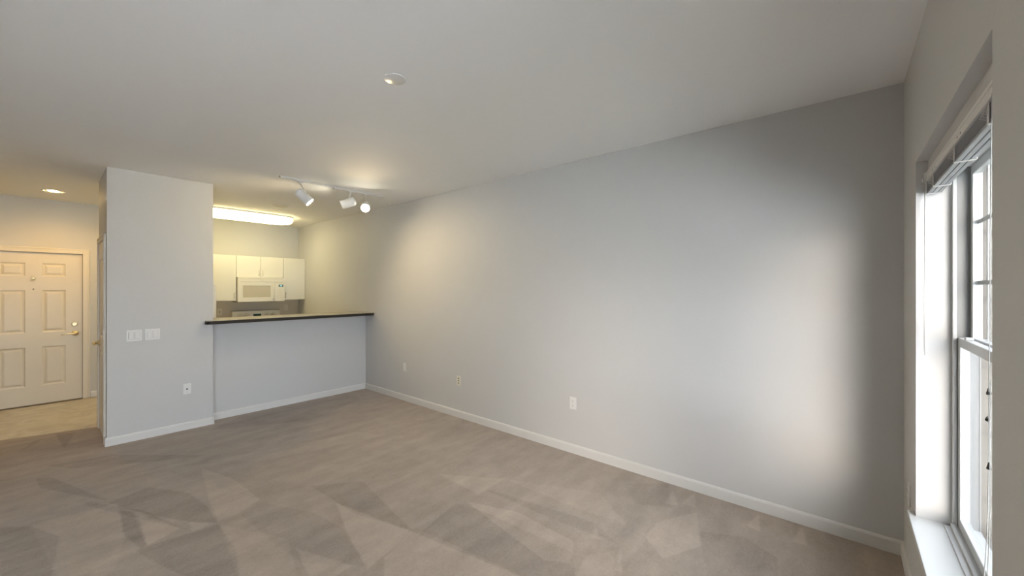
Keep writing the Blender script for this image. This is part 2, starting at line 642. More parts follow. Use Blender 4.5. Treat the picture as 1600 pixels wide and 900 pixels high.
# closet block: front, the side with the narrow door, back return
struct(qbox('wall_closet_front', CX, 1.243, YC, YC + .12, 0, ZC, M['wall']))
HY0, HY1, HZ1 = 5.665, 6.31, 2.045   # closet door opening in the side
bm = new_bm()
box(bm, CX, CX + .10, YC + .12, HY0, 0, ZC)
box(bm, CX, CX + .10, HY0, HY1, HZ1, ZC)
box(bm, CX, CX + .10, HY1, 6.395, 0, ZC)
struct(obj('wall_closet_side', bm, M['wall']))
bm = new_bm()
box(bm, CX + .10, 0.64, 6.315, 6.395, 0, ZC)
box(bm, 0.56, 0.64, YC + .12, 6.315, 0, ZC)
struct(obj('wall_closet_back', bm, M['wall']))
struct(qbox('wall_half', 1.243, XR, YB, YB + .12, 0, 1.143, M['wall']))
# return between the closet front and the half wall
struct(qbox('wall_closet_end', 1.123, 1.243, YC + .12, YB + .12, 0, ZC, M['wall']))


# ------------------------------------------------------------------ baseboards
def baseboard(name, p0, p1, nrm, h=0.083, t=0.014):
    """profile with an eased top, run from p0 to p1, nrm points into the room."""
    bm = new_bm()
    prof = [(0, 0), (t, 0), (t, h - .014), (t * .75, h - .004), (t * .35, h), (0, h)]
    n = Vector((nrm[0], nrm[1], 0))
    a = [bm.verts.new(Vector((p0[0], p0[1], z)) + n * u) for u, z in prof]
    b = [bm.verts.new(Vector((p1[0], p1[1], z)) + n * u) for u, z in prof]
    k = len(prof)
    for i in range(k):
        bm.faces.new((a[i], a[(i + 1) % k], b[(i + 1) % k], b[i]))
    bm.faces.new(a)
    bm.faces.new(list(reversed(b)))
    return struct(obj(name, bm, M['trim']))


baseboard('baseboard_right', (XR, YW), (XR, YB), (-1, 0))
baseboard('baseboard_half_wall', (1.243, YB), (XR - .014, YB), (0, -1))
baseboard('baseboard_closet_front', (CX - .012, YC), (1.243 + .008, YC), (0, -1))
baseboard('baseboard_window', (BX1 + .07, YW), (XR - .014, YW), (0, 1))
baseboard('baseboard_entry', (DX1 + .075, YK), (XR, YK), (0, -1))
baseboard('baseboard_corridor', (-.90, 5.6), (-.90, YK), (1, 0))
baseboard('baseboard_left', (XL, YW), (XL, YK), (1, 0))
baseboard('baseboard_closet_side', (CX, YC + .001), (CX, HY0 - .058), (-1, 0))


# ------------------------------------------------------------------ doors
def panel_door(bm, w, h, t, panels, y=0.0):
    """six panel leaf: front face at local y=0 looking to -Y, x 0..w, z 0..h, sunk ogee and raised field."""
    xs = sorted({0, w} | {p[0] for p in panels} | {p[1] for p in panels})
    zs = sorted({0, h} | {p[2] for p in panels} | {p[3] for p in panels})
    tb = bmesh.new()

    def quad(a, b, c, d):
        tb.faces.new([tb.verts.new(v) for v in (a, b, c, d)])
    for i in range(len(xs) - 1):
        for j in range(len(zs) - 1):
            xa, xb, za, zb = xs[i], xs[i + 1], zs[j], zs[j + 1]
            hit = [p for p in panels if p[0] <= xa and p[1] >= xb and p[2] <= za and p[3] >= zb]
            if not hit:
                quad((xa, 0, za), (xb, 0, za), (xb, 0, zb), (xa, 0, zb))
    for x0, x1, z0, z1 in panels:
        lv = [(0, 0.0), (0.010, 0.007), (0.022, 0.009), (0.046, 0.002)]
        for (a, da), (b, db) in zip(lv, lv[1:]):
            o = [(x0 + a, da, z0 + a), (x1 - a, da, z0 + a), (x1 - a, da, z1 - a), (x0 + a, da, z1 - a)]
            q = [(x0 + b, db, z0 + b), (x1 - b, db, z0 + b), (x1 - b, db, z1 - b), (x0 + b, db, z1 - b)]
            for k in range(4):
                quad(o[k], o[(k + 1) % 4], q[(k + 1) % 4], q[k])
        b, db = lv[-1]
        quad((x0 + b, db, z0 + b), (x1 - b, db, z0 + b), (x1 - b, db, z1 - b), (x0 + b, db, z1 - b))
    quad((0, t, 0), (w, t, 0), (w, t, h), (0, t, h))
    quad((0, 0, 0), (w, 0, 0), (w, t, 0), (0, t, 0))
    quad((0, 0, h), (w, 0, h), (w, t, h), (0, t, h))
    quad((0, 0, 0), (0, t, 0), (0, t, h), (0, 0, h))
    quad((w, 0, 0), (w, t, 0), (w, t, h), (w, 0, h))
    bmesh.ops.remove_doubles(tb, verts=tb.verts, dist=1e-5)
    bmesh.ops.recalc_face_normals(tb, faces=tb.faces)
    return tb


def casing(bm, a0, a1, ztop, w, t, place):
    """U-shaped casing with a stepped profile; place(u, d, z) -> point; d out of the wall."""
    def cb(u0, u1, z0, z1, d, d0=0.0, bv=0.003):
        tb = bmesh.new()
        box(tb, u0, u1, d0, d, z0, z1, bv, 2)
        for v in tb.verts:
            v.co = Vector(place(v.co.x, v.co.y, v.co.z))
        merge(bm, tb)
        tb.free()
    cb(a0 - w, a0, 0, ztop + w, t)
    cb(a1, a1 + w, 0, ztop + w, t)
    cb(a0 + .0002, a1 - .0002, ztop, ztop + w - .0005, t - .0002)
    # raised outer bead
    cb(a0 - w + .003, a0 - w + .018, .001, ztop + w - .018, t + .004, t - .001, .0015)
    cb(a1 + w - .018, a1 + w - .003, .001, ztop + w - .018, t + .004, t - .001, .0015)
    cb(a0 - w + .003, a1 + w - .003, ztop + w - .0178, ztop + w - .003, t + .004, t - .001, .0015)


def lever(parent, c, out, along, rose_r=0.033, m=None):
    """door lever: c on the door face, out = away from the door, along = direction of the grip."""
    m = m or M['brass']
    c, out, along = Vector(c), Vector(out).normalized(), Vector(along).normalized()
    bm = new_bm()
    lathe(bm, [(rose_r, 0), (rose_r, .006), (rose_r * .8, .014), (.014, .018), (.012, .046)], c, out, 24)
    k = c + out * .046
    dn = Vector((0, 0, -1))
    tube(bm, [k - along * .012, k + along * .01 + dn * .0, k + along * .04 + dn * .005, k + along * .075 + dn * .003, k + along * .115 + dn * .006, k + along * .125 + dn * .004 - out * .008],
         [.011, .012, .010, .008, .008, .006], 12)
    return obj('door_handle', bm, m, parent, 'brass lever handle on a round rose')


# entry door (door_1)
d1 = bpy.data.objects.new('door_1', None)
COL.objects.link(d1)
d1.location = (DX0, YK, 0)
struct(d1, 'cream six-panel entry door with brass lever and deadbolt', 'door')
LW = DX1 - DX0 - .016
lx0 = DX0 + .008
pan = []
for a, b in ((-.38, -.165), (-.025, .185)):
    for z0, z1 in ((.25, .77), (.96, 1.525), (1.71, 1.885)):
        pan.append((a - lx0, b - lx0, z0 - .008, z1 - .008))
tb = panel_door(None, LW, DZ1 - .018, .044, pan)
bm = new_bm()
tb.transform(Matrix.Translation((lx0, YK + .012, .010)))
merge(bm, tb)
tb.free()
obj('door_leaf', bm, M['door'], d1)
bm = new_bm()
casing(bm, DX0 + .004, DX1 - .004, DZ1 - .004, .066, .016, lambda u, d, z: (u, YK - d, z))
obj('door_frame', bm, M['door'], d1)
bm = new_bm()       # backing behind the leaf, coloured dark as the shade in the gap
box(bm, DX0, DX1, YK + .058, YK + .10, 0, DZ1)
obj('gap_shade', bm, M['seam'], d1, 'dark gap around the closed leaf')
qbox('threshold', DX0 + .002, DX1 - .002, YK - .02, YK + .057, -.003, .009, M['seam'], d1, .002, label='low dark threshold strip')
lever(d1, (0.272, YK + .012, 0.925), (0, -1, 0), (-1, 0, 0), .035)
bm = new_bm()
lathe(bm, [(.030, 0), (.030, .008), (.024, .014), (.020, .016)], (0.268, YK + .012, 1.052), (0, -1, 0), 28)
box(bm, .264, .272, YK - .016, YK - .003, 1.036, 1.068, .002)
obj('deadbolt', bm, M['brass'], d1, 'round brass deadbolt with thumb turn')
bm = new_bm()
lathe(bm, [(.008, 0), (.008, .005), (.005, .006)], (-.097, YK + .012, 1.541), (0, -1, 0), 16)
obj('peephole', bm, M['dark'], d1, 'small dark peephole')
bm = new_bm()
lathe(bm, [(.020, 0), (.020, .006), (.010, .012)], (-.096, YK + .012, 1.686), (0, -1, 0), 20)
tube(bm, [(-.096 + .018 * math.sin(a), YK - .004, 1.682 + .026 * math.cos(a)) for a in [i * math.pi / 8 for i in range(17)]], .0045, 8)
obj('door_knocker', bm, M['brass'], d1, 'small oval brass door viewer')

# closet door in the corridor side of the closet block (door_2): seen almost edge-on
d2 = bpy.data.objects.new('door_2', None)
COL.objects.link(d2)
d2.location = (CX, (HY0 + HY1) / 2, 0)
struct(d2, 'narrow white closet door around the corner, seen nearly edge-on', 'door')
w2 = HY1 - HY0 - .008
pan = [(.09, w2 - .09, .22, .88), (.09, w2 - .09, 1.02, 1.86)]
tb = panel_door(None, w2, HZ1 - .015, .035, pan)
# local x -> world Y, local y (into the door) -> world +X
tb.transform(Matrix(((0, 1, 0, CX - .004), (1, 0, 0, HY0 + .004), (0, 0, 1, .010), (0, 0, 0, 1))))
bm = new_bm()
merge(bm, tb)
tb.free()
obj('door_leaf', bm, M['door'], d2)
bm = new_bm()
casing(bm, HY0, HY1, HZ1, .055, .014, lambda u, d, z: (CX - d, u, z))
obj('door_frame', bm, M['door'], d2)
for z in (.24, 1.05, 1.83):
    bm = new_bm()
    lathe(bm, [(.0065, 0), (.0065, .09)], (CX - .013, HY0 + .002, z), (0, 0, 1), 12)
    box(bm, CX - .008, CX - .0045, HY0 + .003, HY0 + .026, z, z + .09)
    lathe(bm, [(.004, -.004), (.007, 0)], (CX - .013, HY0 + .002, z), (0, 0, 1), 12)
    lathe(bm, [(.007, 0), (.004, .004)], (CX - .013, HY0 + .002, z + .09), (0, 0, 1), 12)
    obj('hinge', bm, M['steel'], d2, 'metal butt hinge')
lever(d2, (CX - .004, HY1 - .07, .955), (-1, 0, 0), (0, -1, 0), .030)

# balcony door behind the viewpoint (door_3)
d3 = bpy.data.objects.new('door_3', None)
COL.objects.link(d3)
d3.location = ((BX0 + BX1) / 2, YW - .15, 0)
struct(d3)
bm = new_bm()
fy0, fy1 = YW - .21, YW - .11
box(bm, BX0, BX0 + .05, fy0, fy1, 0, BZ1)
box(bm, BX1 - .05, BX1, fy0, fy1, 0, BZ1)
box(bm, BX0 + .05, BX1 - .05, fy0, fy1, BZ1 - .05, BZ1)
box(bm, BX0 + .05, BX1 - .05, fy0, fy1, 0, .05)
obj('door_frame', bm, M['vinylw'], d3)
mid = (BX0 + BX1) / 2
for x0, x1, yy in ((BX0 + .05, mid + .03, fy0 + .02), (mid - .03, BX1 - .05, fy0 + .056)):
    bm = new_bm()
    box(bm, x0, x0 + .06, yy, yy + .03, .05, BZ1 - .05)
    box(bm, x1 - .06, x1, yy, yy + .03, .05, BZ1 - .05)
    box(bm, x0 + .06, x1 - .06, yy, yy + .03, BZ1 - .11, BZ1 - .05)
    box(bm, x0 + .06, x1 - .06, yy, yy + .03, .05, .13)
    sash = obj('sash', bm, M['vinylw'], d3)
    qbox('pane', x0 + .06, x1 - .06, yy + .012, yy + .018, .13, BZ1 - .11, M['glass'], sash)

# ------------------------------------------------------------------ window
w1 = bpy.data.objects.new('window_1', None)
COL.objects.link(w1)
w1.location = ((WX0 + WX1) / 2, YW - .14, WZ0)
struct(w1, 'white double-hung window with divided upper sash in a deep drywall recess', 'window')
FY = -0.385      # room face of the vinyl frame
bm = new_bm()
FZ1 = 2.162
box(bm, WX0, WX0 + .024, FY - .014, FY, WZ0, FZ1, .002)
box(bm, WX1 - .024, WX1, FY - .014, FY, WZ0, FZ1, .002)
box(bm, WX0 + .024, WX1 - .024, FY - .086, FY, FZ1 - .06, FZ1, .002)
box(bm, WX0 + .024, WX1 - .024, FY - .086, FY, WZ0, WZ0 + .03, .002)
box(bm, WX0 + .024, WX1 - .024, FY, FY + .028, WZ0, WZ0 + .022, .002)
box(bm, WX0 + .024, WX1 - .024, FY - .005, FY + .008, WZ0 + .022, WZ0 + .036, .002)
obj('window_frame', bm, M['vinylw'], w1)
M['liner'] = mat('jamb_liner', (0.24, 0.245, 0.25), 0.5, vary=0.02)
for sx, x0, x1 in ((1, WX0, WX0 + .024), (-1, WX1 - .024, WX1)):
    bm = new_bm()
    box(bm, x0, x1, FY - .086, FY - .0142, WZ0 + .03, FZ1 - .06)
    xx = x1 if sx > 0 else x0
    for yy in (FY - .049, FY - .084):
        box(bm, min(xx, xx + sx * .003), max(xx, xx + sx * .003), yy, yy + .003, WZ0 + .03, FZ1 - .06)
    obj('jamb_liner', bm, M['liner'], w1, 'grey sash track')
# lower sash
sx0, sx1 = WX0 + .026, WX1 - .026
ly0, ly1 = FY - .046, FY - .016
bm = new_bm()
box(bm, sx0, sx0 + .034, ly0, ly1, .462, 1.325, .003)
box(bm, sx1 - .034, sx1, ly0, ly1, .462, 1.325, .003)
box(bm, sx0 + .034, sx1 - .034, ly0, ly1, .462, .505, .003)
box(bm, sx0 + .034, sx1 - .034, ly0, ly1, 1.285, 1.325, .003)
low = obj('lower_sash', bm, M['vinylw'], w1)
qbox('pane', sx0 + .034, sx1 - .034, ly0 + .012, ly0 + .018, .505, 1.285, M['glass'], low)
bm = new_bm()
box(bm, 2.05, 2.11, ly0 + .004, ly1 - .002, 1.325, 1.335, .003)
lathe(bm, [(.014, 0), (.014, .012), (.006, .014)], (2.08, ly0 + .014, 1.335), (0, 0, 1), 16)
box(bm, 2.075, 2.085, ly0 + .014, ly1 + .012, 1.338, 1.346, .002)
obj('sash_lock', bm, M['vinylw'], low)
bm = new_bm()
box(bm, 2.56, 2.59, ly0 + .004, ly1 - .002, 1.325, 1.337, .003)
obj('sash_lock', bm, M['vinylw'], low)
# upper sash with grille
uy0, uy1 = FY - .084, FY - .054
bm = new_bm()
box(bm, sx0, sx0 + .034, uy0, uy1, 1.29, 2.10, .003)
box(bm, sx1 - .034, sx1, uy0, uy1, 1.29, 2.10, .003)
box(bm, sx0 + .034, sx1 - .034, uy0, uy1, 1.29, 1.33, .003)
box(bm, sx0 + .034, sx1 - .034, uy0, uy1, 2.06, 2.10, .003)
up = obj('upper_sash', bm, M['vinylw'], w1)
bm = new_bm()
for xx in (2.52, 2.08, 1.64):
    box(bm, xx - .009, xx + .009, uy0 + .008, uy0 + .013, 1.33, 2.06)
for zz in (1.575, 1.845):
    box(bm, sx0 + .034, sx1 - .034, uy0 + .0078, uy0 + .0132, zz - .009, zz + .009)
obj('muntin_grille', bm, M['vinylw'], up)
qbox('pane', sx0 + .034, sx1 - .034, uy0 + .016, uy0 + .021, 1.33, 2.06, M['glass'], up)
# stool board
bm = new_bm()
box(bm, WX0 - .001, WX1 + .001, FY + .02, YW + .003, WZ0 - .001, WZ0 + .0158)
box(bm, WX0 - .03, WX1 + .055, YW + .0005, YW + .026, WZ0 - .012, WZ0 + .016, .003)
obj('window_sill', bm, M['sill'], w1)
# header board behind the blind, drywall soffit is the wall itself
struct(qbox('trim_1', WX0, WX1, FY + .001, -.308, 2.0995, WZ1, M['wall']), 'boxed header strip above the raised blind', 'trim')

# ------------------------------------------------------------------ raised blind
t = thing('window_blind', ((WX0 + WX1) / 2, -.33, 1.99), 'off-white horizontal blind pulled fully up at the top of the window', 'blind')
BL0, BL1 = WX0 + .012, WX1 - .012
bm = new_bm()
box(bm, BL0, BL1, -.306, -.303, 2.058, 2.098)      # front lip
box(bm, BL0, BL1, -.352, -.349, 2.058, 2.098)
box(bm, BL0, BL1, -.349, -.306, 2.094, 2.098)
box(bm, BL0, BL1, -.3035, -.298, 2.090, 2.098, .001)
box(bm, BL0, BL1, -.3035, -.298, 2.058, 2.066, .001)
obj('headrail', bm, M['blindrail'], t)
bm = new_bm()
box(bm, BL0 + .003, BL1 - .003, -.3485, -.3065, 2.064, 2.067)
for x in (2.54, 2.49, 2.05, 2.00, 1.60):
    box(bm, x - .006, x + .006, -.3045, -.3025, 2.071, 2.081)
obj('headrail_channel', bm, M['blindin'], t, 'dark inside of the headrail')
for x0 in (BL1 - .006, BL0 - .008):
    bm = new_bm()
    box(bm, x0, x0 + .014, -.356, -.294, 2.050, 2.104, .002)
    lathe(bm, [(.010, 0), (.010, .006)], (x0 + .007, -.294, 2.066), (0, 1, 0), 12)
    obj('bracket', bm, M['plastic'], t)
bm = new_bm()
z = 2.052
for i in range(13):
    box(bm, BL0 + .004, BL1 - .004, -.349, -.303, z - .0012, z, .0004, 1)
    z -= .0032
slats = obj('slat_stack', bm, M['blind'], t)
bm = new_bm()
zb = z - .012
box(bm, BL0 + .002, BL1 - .002, -.350, -.336, zb, zb + .010, .002)
box(bm, BL0 + .002, BL1 - .002, -.334, -.319, zb, zb + .010, .002)
box(bm, BL0 + .002, BL1 - .002, -.317, -.302, zb, zb + .010, .002)
box(bm, BL0 + .002, BL1 - .002, -.345, -.306, zb + .004, zb + .010)
obj('bottom_rail', bm, M['blind'], t)
for x in (BL1 - .20, (BL0 + BL1) / 2, BL0 + .20, BL1 - .02):
    bm = new_bm()
    for s in (-.3525, -.3000):
        box(bm, x - .008, x + .008, s - .001, s + .001, zb - .002, 2.056)
    box(bm, x - .008, x + .008, -.3525, -.3000, zb - .003, zb - .0012)
    # gathered ladder cord loops
    for k in range(4):
        tube(bm, [(x - .006 + .004 * k, -.2995, 2.052 - .006 * k), (x + .010, -.292 + .002 * k, 2.040 - .008 * k), (x - .002 + .004 * k, -.2995, 2.028 - .006 * k)], .0011, 6)
    obj('ladder_tape', bm, M['cord'], t)
# cords at the far end
bm = new_bm()
for dx, dz in ((0, 1.255), (.008, 1.235)):
    x = BL1 - .022 - dx
    tube(bm, [(x, -.296, 2.07), (x + .001, -.294, 1.8), (x, -.293, 1.5), (x - .001, -.293, dz)], .0017, 6)
obj('lift_cord', bm, M['cord'], t)
# tangled cord with tassels at the near end
bm = new_bm()
CXN = 1.643
tube(bm, [(CXN - .05, -.296, 2.06), (CXN - .03, -.297, 1.7), (CXN - .008, -.299, 1.32), (CXN, -.300, 1.19), (CXN + .003, -.300, 1.06), (CXN + .008, -.300, .95), (CXN + .022, -.300, .85), (CXN + .045, -.300, .75), (CXN + .062, -.298, .60), (CXN + .075, -.296, .4485)], .0010, 6)
tube(bm, [(CXN - .02, -.299, 1.30), (CXN - .003, -.301, 1.05), (CXN + .004, -.302, .90), (CXN + .030, -.303, .75), (CXN + .05, -.302, .60), (CXN + .055, -.300, .4485)], .0009, 6)
obj('lift_cord', bm, M['cord'], t)
for x, y, zz, ax in ((CXN - .002, -.2995, 1.272, (0, 0, 1)), (CXN + .010, -.2995, 1.196, (1, -.15, .35)), (CXN + .001, -.3005, 1.070, (0, 0, 1))):
    bm = new_bm()
    a = Vector(ax).normalized()
    lathe(bm, [(.0045, -.009), (.005, -.006), (.003, .003), (.0012, .010)], Vector((x, y, zz)), a, 12)
    obj('tassel', bm, M['tassel'], t, 'dark grey cord tassel')


# ------------------------------------------------------------------ wall plates
class Frame:
    """local plate frame: u along the wall, v up, d out of the wall."""
    def __init__(s, o, u, d):
        s.o, s.u, s.d = Vector(o), Vector(u), Vector(d)
        s.m = Matrix((
            (s.u.x, s.d.x, 0, s.o.x),
            (s.u.y, s.d.y, 0, s.o.y),
            (0, 0, 1, s.o.z),
            (0, 0, 0, 1)))

    def box(s, bm, u0, u1, d0, d1, v0, v1, bev=0.0, seg=2):
        box(bm, u0, u1, d0, d1, v0, v1, bev, seg, s.m)

    def p(s, u, d, v):
        return s.o + s.u * u + s.d * d + Vector((0, 0, v))


def switch_plate(fr, label, group=None):
    t = thing('light_switch', fr.o, label, 'light switch', group)
    bm = new_bm()
    fr.box(bm, -.058, .058, 0, .006, -.057, .057, .0025, 3)
    for u in (-.023, .023):
        fr.box(bm, u - .0185, u + .0185, .006, .0078, -.0355, .0355, .0006, 1)
    obj('plate', bm, M['plastic'], t)
    for u in (-.023, .023):
        bm = new_bm()
        fr.box(bm, u - .0162, u + .0162, .006, .0105, -.033, .033, .002, 2)
        obj('rocker', bm, M['plastic'], t)
    bm = new_bm()
    for u in (-.023, .023):
        for a, b, c, d in ((-.0195, -.0188, -.036, .036), (.0188, .0195, -.036, .036), (-.0195, .0195, .036, .0366), (-.0195, .0195, -.0366, -.036)):
            fr.box(bm, u + a, u + b, .006, .0063, c, d)
    obj('gap_line', bm, M['seam'], t)
    return t


def outlet(fr, label, kind='duplex', m='plastic', w=.035, cat='outlet'):
    t = thing({'duplex': 'power_outlet', 'blank': 'blank_plate', 'coax': 'cable_outlet', 'media': 'media_outlet'}[kind], fr.o, label, cat)
    bm = new_bm()
    fr.box(bm, -w, w, 0, .006, -.057, .057, .0025, 3)
    obj('plate', bm, M[m], t)
    if kind == 'duplex':
        for v in (-.0205, .0205):
            bm = new_bm()
            lathe(bm, [(.0165, .0), (.0165, .0035), (.0155, .0045)], fr.p(0, .005, v), fr.d, 24)
            r = obj('receptacle', bm, M[m], t)
            bm = new_bm()
            for u in (-.0055, .0055):
                fr.box(bm, u - .001, u + .001, .0094, .0098, v + .001, v + .008)
            fr.box(bm, -.002, .002, .0094, .0098, v - .009, v - .005)
            obj('slot', bm, M['dark'], r)
        bm = new_bm()
        lathe(bm, [(.003, 0), (.003, .001)], fr.p(0, .006, 0), fr.d, 10)
        obj('screw', bm, M['steel'], t)
    elif kind == 'blank':
        for v in (-.042, .042):
            bm = new_bm()
            lathe(bm, [(.003, 0), (.003, .0012)], fr.p(0, .006, v), fr.d, 10)
            obj('screw', bm, M['steel'], t)
    elif kind == 'coax':
        bm = new_bm()
        lathe(bm, [(.0085, 0), (.0085, .003), (.005, .003), (.005, .010)], fr.p(0, .006, 0), fr.d, 12)
        obj('coax_jack', bm, M['dark'], t, 'dark round cable jack')
        for v in (-.042, .042):
            bm = new_bm()
            lathe(bm, [(.003, 0), (.003, .0012)], fr.p(0, .006, v), fr.d, 10)
            obj('screw', bm, M['steel'], t)
    elif kind == 'media':
        for v in (-.028, 0, .028):
            bm = new_bm()
            fr.box(bm, -.0075, .0075, .006, .0075, v - .007, v + .007, .001)
            obj('jack', bm, M['dark'], t, 'dark square jack')
    return t


fc = lambda x, z: Frame((x, YC, z), (1, 0, 0), (0, -1, 0))
fr_ = lambda y, z: Frame((XR, y, z), (0, -1, 0), (-1, 0, 0))
switch_plate(fc(.585, 1.069), 'left of the two white double rocker switches on the closet wall', 'double switches on the closet wall')
switch_plate(fc(.7255, 1.071), 'right of the two white double rocker switches on the closet wall', 'double switches on the closet wall')
outlet(fc(1.008, .445), 'white cable outlet with one dark jack low on the closet wall', 'coax')
outlet(fr_(4.64, .462), 'white blank plate on the right wall nearest the bar', 'blank', cat='wall plate')
outlet(fr_(3.54, .44), 'ivory plate with three stacked dark jacks low on the right wall', 'media', 'ivory')
outlet(fr_(1.95, .469), 'white duplex power outlet low on the right wall nearest the window', 'duplex')
outlet(Frame((2.95, YW, .46), (-1, 0, 0), (0, 1, 0)), 'white outlet plate low between the right corner and the window sill', 'duplex')

# ------------------------------------------------------------------ bar top
t = thing('bar_counter', (2.2, 5.66, 1.143), 'long laminate bar top with dark rounded edge on the half wall', 'counter')
bx0, bx1, by0, by1 = 1.165, XR - .001, 5.43, 5.93


def rounded(x0, x1, y0, y1, r, corners):
    pts = []
    spec = {'sw': (x0 + r, y0 + r, math.pi), 'se': (x1 - r, y0 + r, 1.5 * math.pi), 'ne': (x1 - r, y1 - r, 0), 'nw': (x0 + r, y1 - r, .5 * math.pi)}
    flat = {'sw': (x0, y0), 'se': (x1, y0), 'ne': (x1, y1), 'nw': (x0, y1)}
    for k in ('sw', 'se', 'ne', 'nw'):
        if k in corners:
            cx, cy, a0 = spec[k]
            pts += [(cx + r * math.cos(a0 + i * math.pi / 16), cy + r * math.sin(a0 + i * math.pi / 16)) for i in range(9)]
        else:
            pts.append(flat[k])
    return pts


# the slab wraps the end of the closet wall: outline with a notch
def bar_poly(ins):
    r = .05 - ins
    x0, y0, x1, y1 = bx0 + ins, by0 + ins, bx1, by1 - ins
    p = [(x0 + r + r * math.cos(math.pi + i * math.pi / 16), y0 + r + r * math.sin(math.pi + i * math.pi / 16)) for i in range(9)]
    p += [(x1, y0), (x1, y1), (1.2435, y1), (1.2435, YC - .0015), (x0, YC - .0015)]
    return p


bm = new_bm()
prism(bm, bar_poly(0), 1.1435, 1.1805)
obj('edge_band', bm, M['bar_edge'], t, 'dark brown edge band')
bm = new_bm()
prism(bm, bar_poly(.004), 1.1805, 1.1850)
obj('top_surface', bm, M['bar_top'], t, 'pale glossy laminate surface')

# ------------------------------------------------------------------ kitchen
YF = 7.88    # front of the wall cabinets


def bar_pull(parent, x, y, z0, z1, m='plastic'):
    bm = new_bm()
    for z in (z0 + .008, z1 - .008):
        lathe(bm, [(.004, 0), (.004, .022)], (x, y, z), (0, -1, 0), 8)
    tube(bm, [(x, y - .022, z0), (x, y - .024, (z0 + z1) / 2), (x, y - .022, z1)], .0055, 8)
    return obj('handle', bm, M[m], parent)


M['pull'] = mat('cabinet_pull', (0.62, 0.58, 0.50), 0.35, vary=0.02)


def wall_cabinet(x0, x1, z0, z1, doors, label, group='white flat cabinets on the kitchen wall'):
    t = thing('wall_cabinet', ((x0 + x1) / 2, YK, z0), label, 'cabinet', group)
    qbox('body', x0 + .001, x1 - .001, YF + .021, YK - .001, z0, z1, M['cab'], t)
    for (a, b, hx, hz) in doors:
        d = qbox('door', a + .0022, b - .0022, YF, YF + .019, z0 + .001, z1 - .002, M['cab'], t, .0015)
        bar_pull(d, hx, YF, hz, hz + .095, 'pull')
    return t


ZT = 2.112
wall_cabinet(1.10, 1.755, 1.565, ZT, [(1.10, 1.4275, 1.39, 1.585), (1.4275, 1.755, 1.722, 1.60)], 'short white wall cabinet at the far left, half hidden by the closet wall')
wall_cabinet(1.757, 2.092, 1.343, ZT, [(1.757, 2.092, 2.058, 1.375)], 'tall white wall cabinet left of the microwave')
wall_cabinet(2.094, 2.824, 1.745, ZT, [(2.094, 2.459, 2.430, 1.775), (2.459, 2.824, 2.488, 1.775)], 'white two-door wall cabinet above the microwave')
wall_cabinet(2.826, XR - .002, 1.343, ZT, [(2.826, XR - .002, 2.858, 1.375)], 'tall white wall cabinet right of the microwave beside the right wall')

# microwave
t = thing('microwave', (2.459, 8.0, 1.315), 'white over-the-range microwave with beige window under the cabinets', 'microwave')
MY = 7.80
mx0, mx1, mz0, mz1 = 2.098, 2.820, 1.318, 1.742
qbox('body', mx0 + .004, mx1 - .004, MY + .032, YK - .002, mz0 + .006, mz1, M['appl'], t)
qbox('vent_strip', mx0, mx1, MY + .006, MY + .031, 1.662, mz1, M['appl'], t, .004)
bm = new_bm()
for i in range(3):
    box(bm, mx0 + .03, mx1 - .03, MY + .0045, MY + .0065, 1.715 + i * .007, 1.7175 + i * .007)
obj('vent_slot', bm, M['ivory'], t)
dxr = 2.660
door = None
bm = new_bm()
wx0, wx1, wz0, wz1 = 2.168, 2.590, 1.395, 1.595
box(bm, mx0, wx0, MY, MY + .03, mz0, 1.656, .003)
box(bm, wx1, dxr, MY, MY + .03, mz0, 1.656, .003)
box(bm, wx0 - .003, wx1 + .003, MY, MY + .03, wz1, 1.656, .003)
box(bm, wx0 - .003, wx1 + .003, MY, MY + .03, mz0, wz0, .003)
for a, b, c, d in ((wx0 - .04, wx1 + .04, wz1 + .030, wz1 + .033), (wx0 - .04, wx1 + .04, wz0 - .027, wz0 - .024)):
    box(bm, a, b, MY - .002, MY + .001, c, d)
door = obj('door', bm, M['appl'], t)
qbox('door_window', wx0, wx1, MY + .006, MY + .012, wz0, wz1, M['applgrey'], door, label='beige perforated see-through window')
bm = new_bm()
tube(bm, [(2.632, MY - .001, 1.352), (2.632, MY - .026, 1.375), (2.632, MY - .030, 1.48), (2.632, MY - .026, 1.60), (2.632, MY - .001, 1.625)], .008, 10)
obj('handle', bm, M['appl'], door)
pn = qbox('control_panel', dxr + .002, mx1, MY + .001, MY + .031, mz0, 1.656, M['appl'], t, .003)
qbox('display', 2.722, 2.796, MY - .0005, MY + .0025, 1.580, 1.618, M['display'], pn, label='dark display with pale blue digits')
bm = new_bm()
for a, b, c, d in ((2.742, 2.746, 1.588, 1.610), (2.750, 2.754, 1.588, 1.610), (2.762, 2.766, 1.588, 1.610), (2.766, 2.774, 1.597, 1.600), (2.774, 2.778, 1.588, 1.610)):
    box(bm, a, b, MY - .0012, MY - .0004, c, d)
obj('digits', bm, M['blinddisp'], pn)
for i in range(5):
    for j in range(3):
        if i == 0 and j == 1:
            continue
        xx, zz = 2.706 + j * .030, 1.385 + i * .032
        qbox('button', xx - .010, xx + .010, MY - .001, MY + .002, zz, zz + .018, M['ivory'], pn, .001)
bm = new_bm()
for i in range(7):
    box(bm, 2.428 + i * .0075, 2.4335 + i * .0075, MY + .0048, MY + .0065, 1.684, 1.691)
obj('name_badge', bm, M['pull'], t)
qbox('underside', mx0 + .02, mx1 - .02, MY + .04, YK - .01, mz0 - .004, mz0 + .0055, M['dark'], t, label='dark grille underneath')

